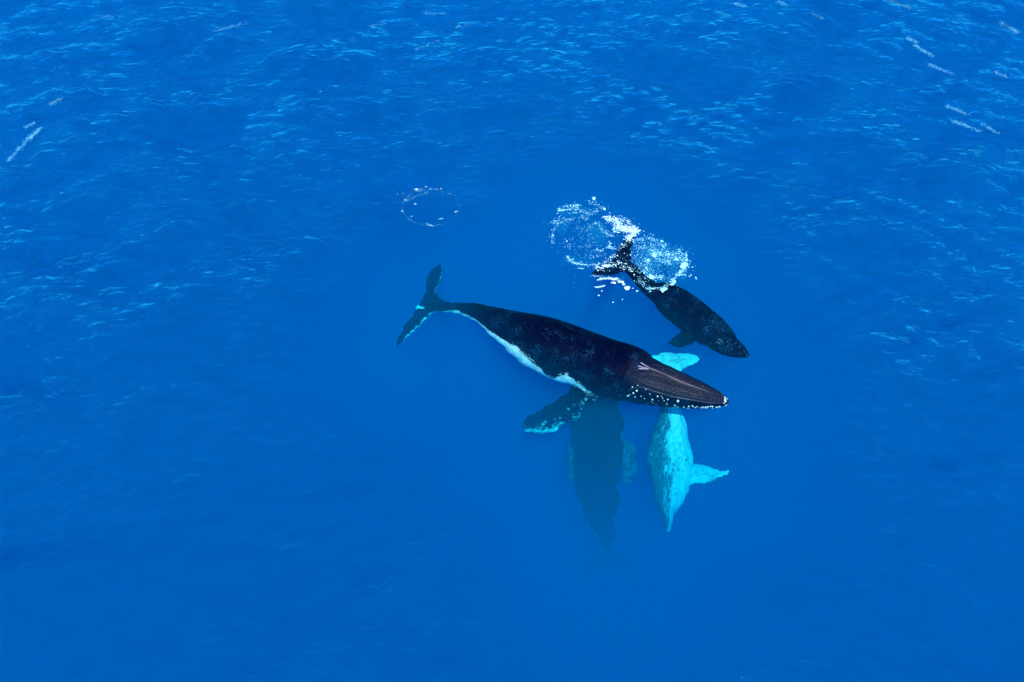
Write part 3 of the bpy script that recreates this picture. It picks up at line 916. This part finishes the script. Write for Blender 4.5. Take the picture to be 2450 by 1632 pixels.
F.line([(750, 500), (790, 520), (860, 520), (900, 500)], z3, 150, 22, .015, .06)
F.line([(780, 780), (800, 800), (830, 830)], z3, 60, 12, .02, .06)
for x, y, s in ((985, 858, .14), (970, 868, .10), (1070, 795, .09), (1050, 812, .08), (1150, 665, .16), (885, 762, .13), (1085, 612, .1), (855, 622, .09), (912, 580, .12), (1250, 770, .04), (1200, 748, .035), (1155, 742, .035)):
    for q in range(3): F.blob(*z3(x + F.r.normal(0, 6), y + F.r.normal(0, 6)), s * F.r.uniform(.5, 1), 0.02, 1.3)
for _ in range(380):
    F.blob(*z3(F.r.normal(950, 110), F.r.normal(650, 90)), F.r.uniform(.007, .018), F.r.uniform(-1.3, -0.05))
fo = F.build("foam", "swirling ring of foam between the calf's tail and its back", "foam")

bubbles(fo, z3, [(1000, 590, 1.1, .5, .6), (860, 660, .7, .9, .6), (1090, 680, .6, .8, .5), (880, 500, .9, .35, .5), (930, 800, 1.0, .3, .4)])

thin_m = foam_or_glint_m; foam_or_glint_m = white_m
F = Foam(3)   # splash over the fluke tip
F.line([(520, 280), (580, 300), (640, 350), (700, 370), (760, 388)], z3, 420, 15, .03, .10, 0.0, 0.10)
F.line([(640, 360), (700, 375), (755, 385)], z3, 300, 10, .06, .16, 0.02, 0.18)
F.line([(590, 290), (650, 290), (710, 330), (750, 370)], z3, 190, 12, .02, .07)
F.line([(755, 390), (720, 420), (690, 440), (700, 460)], z3, 150, 8, .04, .11, 0.0, 0.1)
F.line([(590, 375), (620, 370), (650, 350)], z3, 70, 8, .05, .11)
F.line([(740, 420), (700, 480), (650, 500), (620, 540)], z3, 80, 10, .02, .06)
F.line([(430, 690), (480, 670), (520, 665), (560, 680)], z3, 80, 14, .03, .11, 0.0, 0.08)
F.line([(590, 650), (620, 650), (680, 690), (720, 700)], z3, 80, 20, .02, .09, 0.0, 0.06)
F.line([(500, 640), (560, 600), (600, 580)], z3, 60, 12, .02, .05)
F.build("foam", "thick white splash thrown up along the calf's tail fluke", "foam")

F = Foam(4)   # drops and thin streaks below the fluke
F.line([(450, 782), (500, 768), (560, 775), (605, 775)], z3, 150, 4, .03, .08, stretch=2.6)
F.line([(430, 842), (470, 838), (505, 828)], z3, 45, 2.5, .03, .06, stretch=3)
F.line([(395, 745), (440, 752), (520, 742)], z3, 30, 4, .02, .04, stretch=3)
for x, y, s in ((622, 796, .09), (645, 800, .07), (655, 818, .07), (680, 846, .14), (684, 850, .1), (570, 966, .035), (477, 872, .04), (452, 910, .04), (765, 874, .05), (580, 806, .07), (560, 806, .05), (646, 942, .03), (730, 852, .03), (740, 740, .04)):
    F.blob(*z3(x, y), s, 0.02, 1.2)
F.build("foam", "thin foam streaks and drops scattered beside the tip of the calf's lower fluke", "foam")

foam_or_glint_m = thin_m
F = Foam(5)   # the lone bubble ring
F.line([(840, 320), (900, 310), (1000, 310), (1130, 290)], z6, 46, 14, .03, .08, stretch=1.3)
F.line([(860, 350), (960, 350), (1100, 335)], z6, 30, 8, .02, .05)
F.line([(1180, 310), (1280, 300), (1400, 320)], z6, 26, 7, .03, .06)
F.line([(1460, 360), (1540, 400), (1670, 410), (1780, 440), (1810, 510)], z6, 34, 8, .02, .06)
F.line([(1100, 245), (1160, 265)], z6, 10, 5, .02, .04)
F.line([(640, 590), (720, 490), (760, 420), (820, 370)], z6, 40, 16, .015, .04)
ell = lambda a0, a1, k: [(1235 + 645 * math.cos(math.radians(a)), 720 - 405 * math.sin(math.radians(a))) for a in np.linspace(a0, a1, k)]
F.line(ell(150, 290, 9), z6, 110, 12, .012, .026, -1.0, -0.3, stretch=2.4)
F.line(ell(290, 390, 8), z6, 40, 12, .012, .022, -1.0, -0.3, stretch=2.4)
F.line([(620, 590), (800, 510), (1000, 430), (1160, 385)], z6, 130, 14, .015, .03, -0.8, -0.3, stretch=3)
F.line([(1100, 1085), (1190, 1100), (1250, 1135), (1310, 1138)], z6, 36, 6, .02, .035)
F.line([(1380, 985), (1480, 970), (1520, 965)], z6, 22, 6, .02, .035)
for x, y, s in ((1460, 300, .06), (600, 405, .04), (480, 412, .045), (650, 540, .045), (880, 640, .055), (1790, 818, .05), (590, 800, .045), (800, 920, .03), (1835, 800, .03), (910, 310, .08)):
    F.blob(*z6(x, y), s, 0.02, 1.4)
F.build("foam", "separate thin oval ring of foam specks on open water above the big whale's tail", "foam")

d2 = lambda x, y: (x * 1.0408, y * 1.0408)
foam_or_glint_m = plain("crest_glint", (0.09, 0.42, 0.58), 0.8)
F = Foam(6)   # light glints on the crests of the far wavelets, modelled as pale flecks
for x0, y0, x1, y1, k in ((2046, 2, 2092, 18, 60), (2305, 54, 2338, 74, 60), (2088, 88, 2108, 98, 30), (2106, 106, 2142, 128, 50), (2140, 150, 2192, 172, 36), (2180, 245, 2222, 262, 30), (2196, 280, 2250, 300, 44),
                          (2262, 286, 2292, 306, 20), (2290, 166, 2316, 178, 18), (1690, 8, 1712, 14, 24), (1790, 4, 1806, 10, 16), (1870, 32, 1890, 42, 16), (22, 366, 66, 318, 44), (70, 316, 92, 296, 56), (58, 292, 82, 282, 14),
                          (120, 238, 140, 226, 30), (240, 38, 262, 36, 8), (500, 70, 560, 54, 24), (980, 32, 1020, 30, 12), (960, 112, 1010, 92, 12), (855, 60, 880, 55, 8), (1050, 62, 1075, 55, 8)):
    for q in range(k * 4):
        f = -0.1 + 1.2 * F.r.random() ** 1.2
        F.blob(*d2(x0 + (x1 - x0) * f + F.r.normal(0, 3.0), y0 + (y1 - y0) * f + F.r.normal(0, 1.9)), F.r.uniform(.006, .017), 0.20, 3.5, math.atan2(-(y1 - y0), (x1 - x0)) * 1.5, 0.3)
F.build("foam", "thin pale flecks modelled as light glints on wave crests in the upper corners", "foam")  # named foam, but these flecks are light glints on the crests
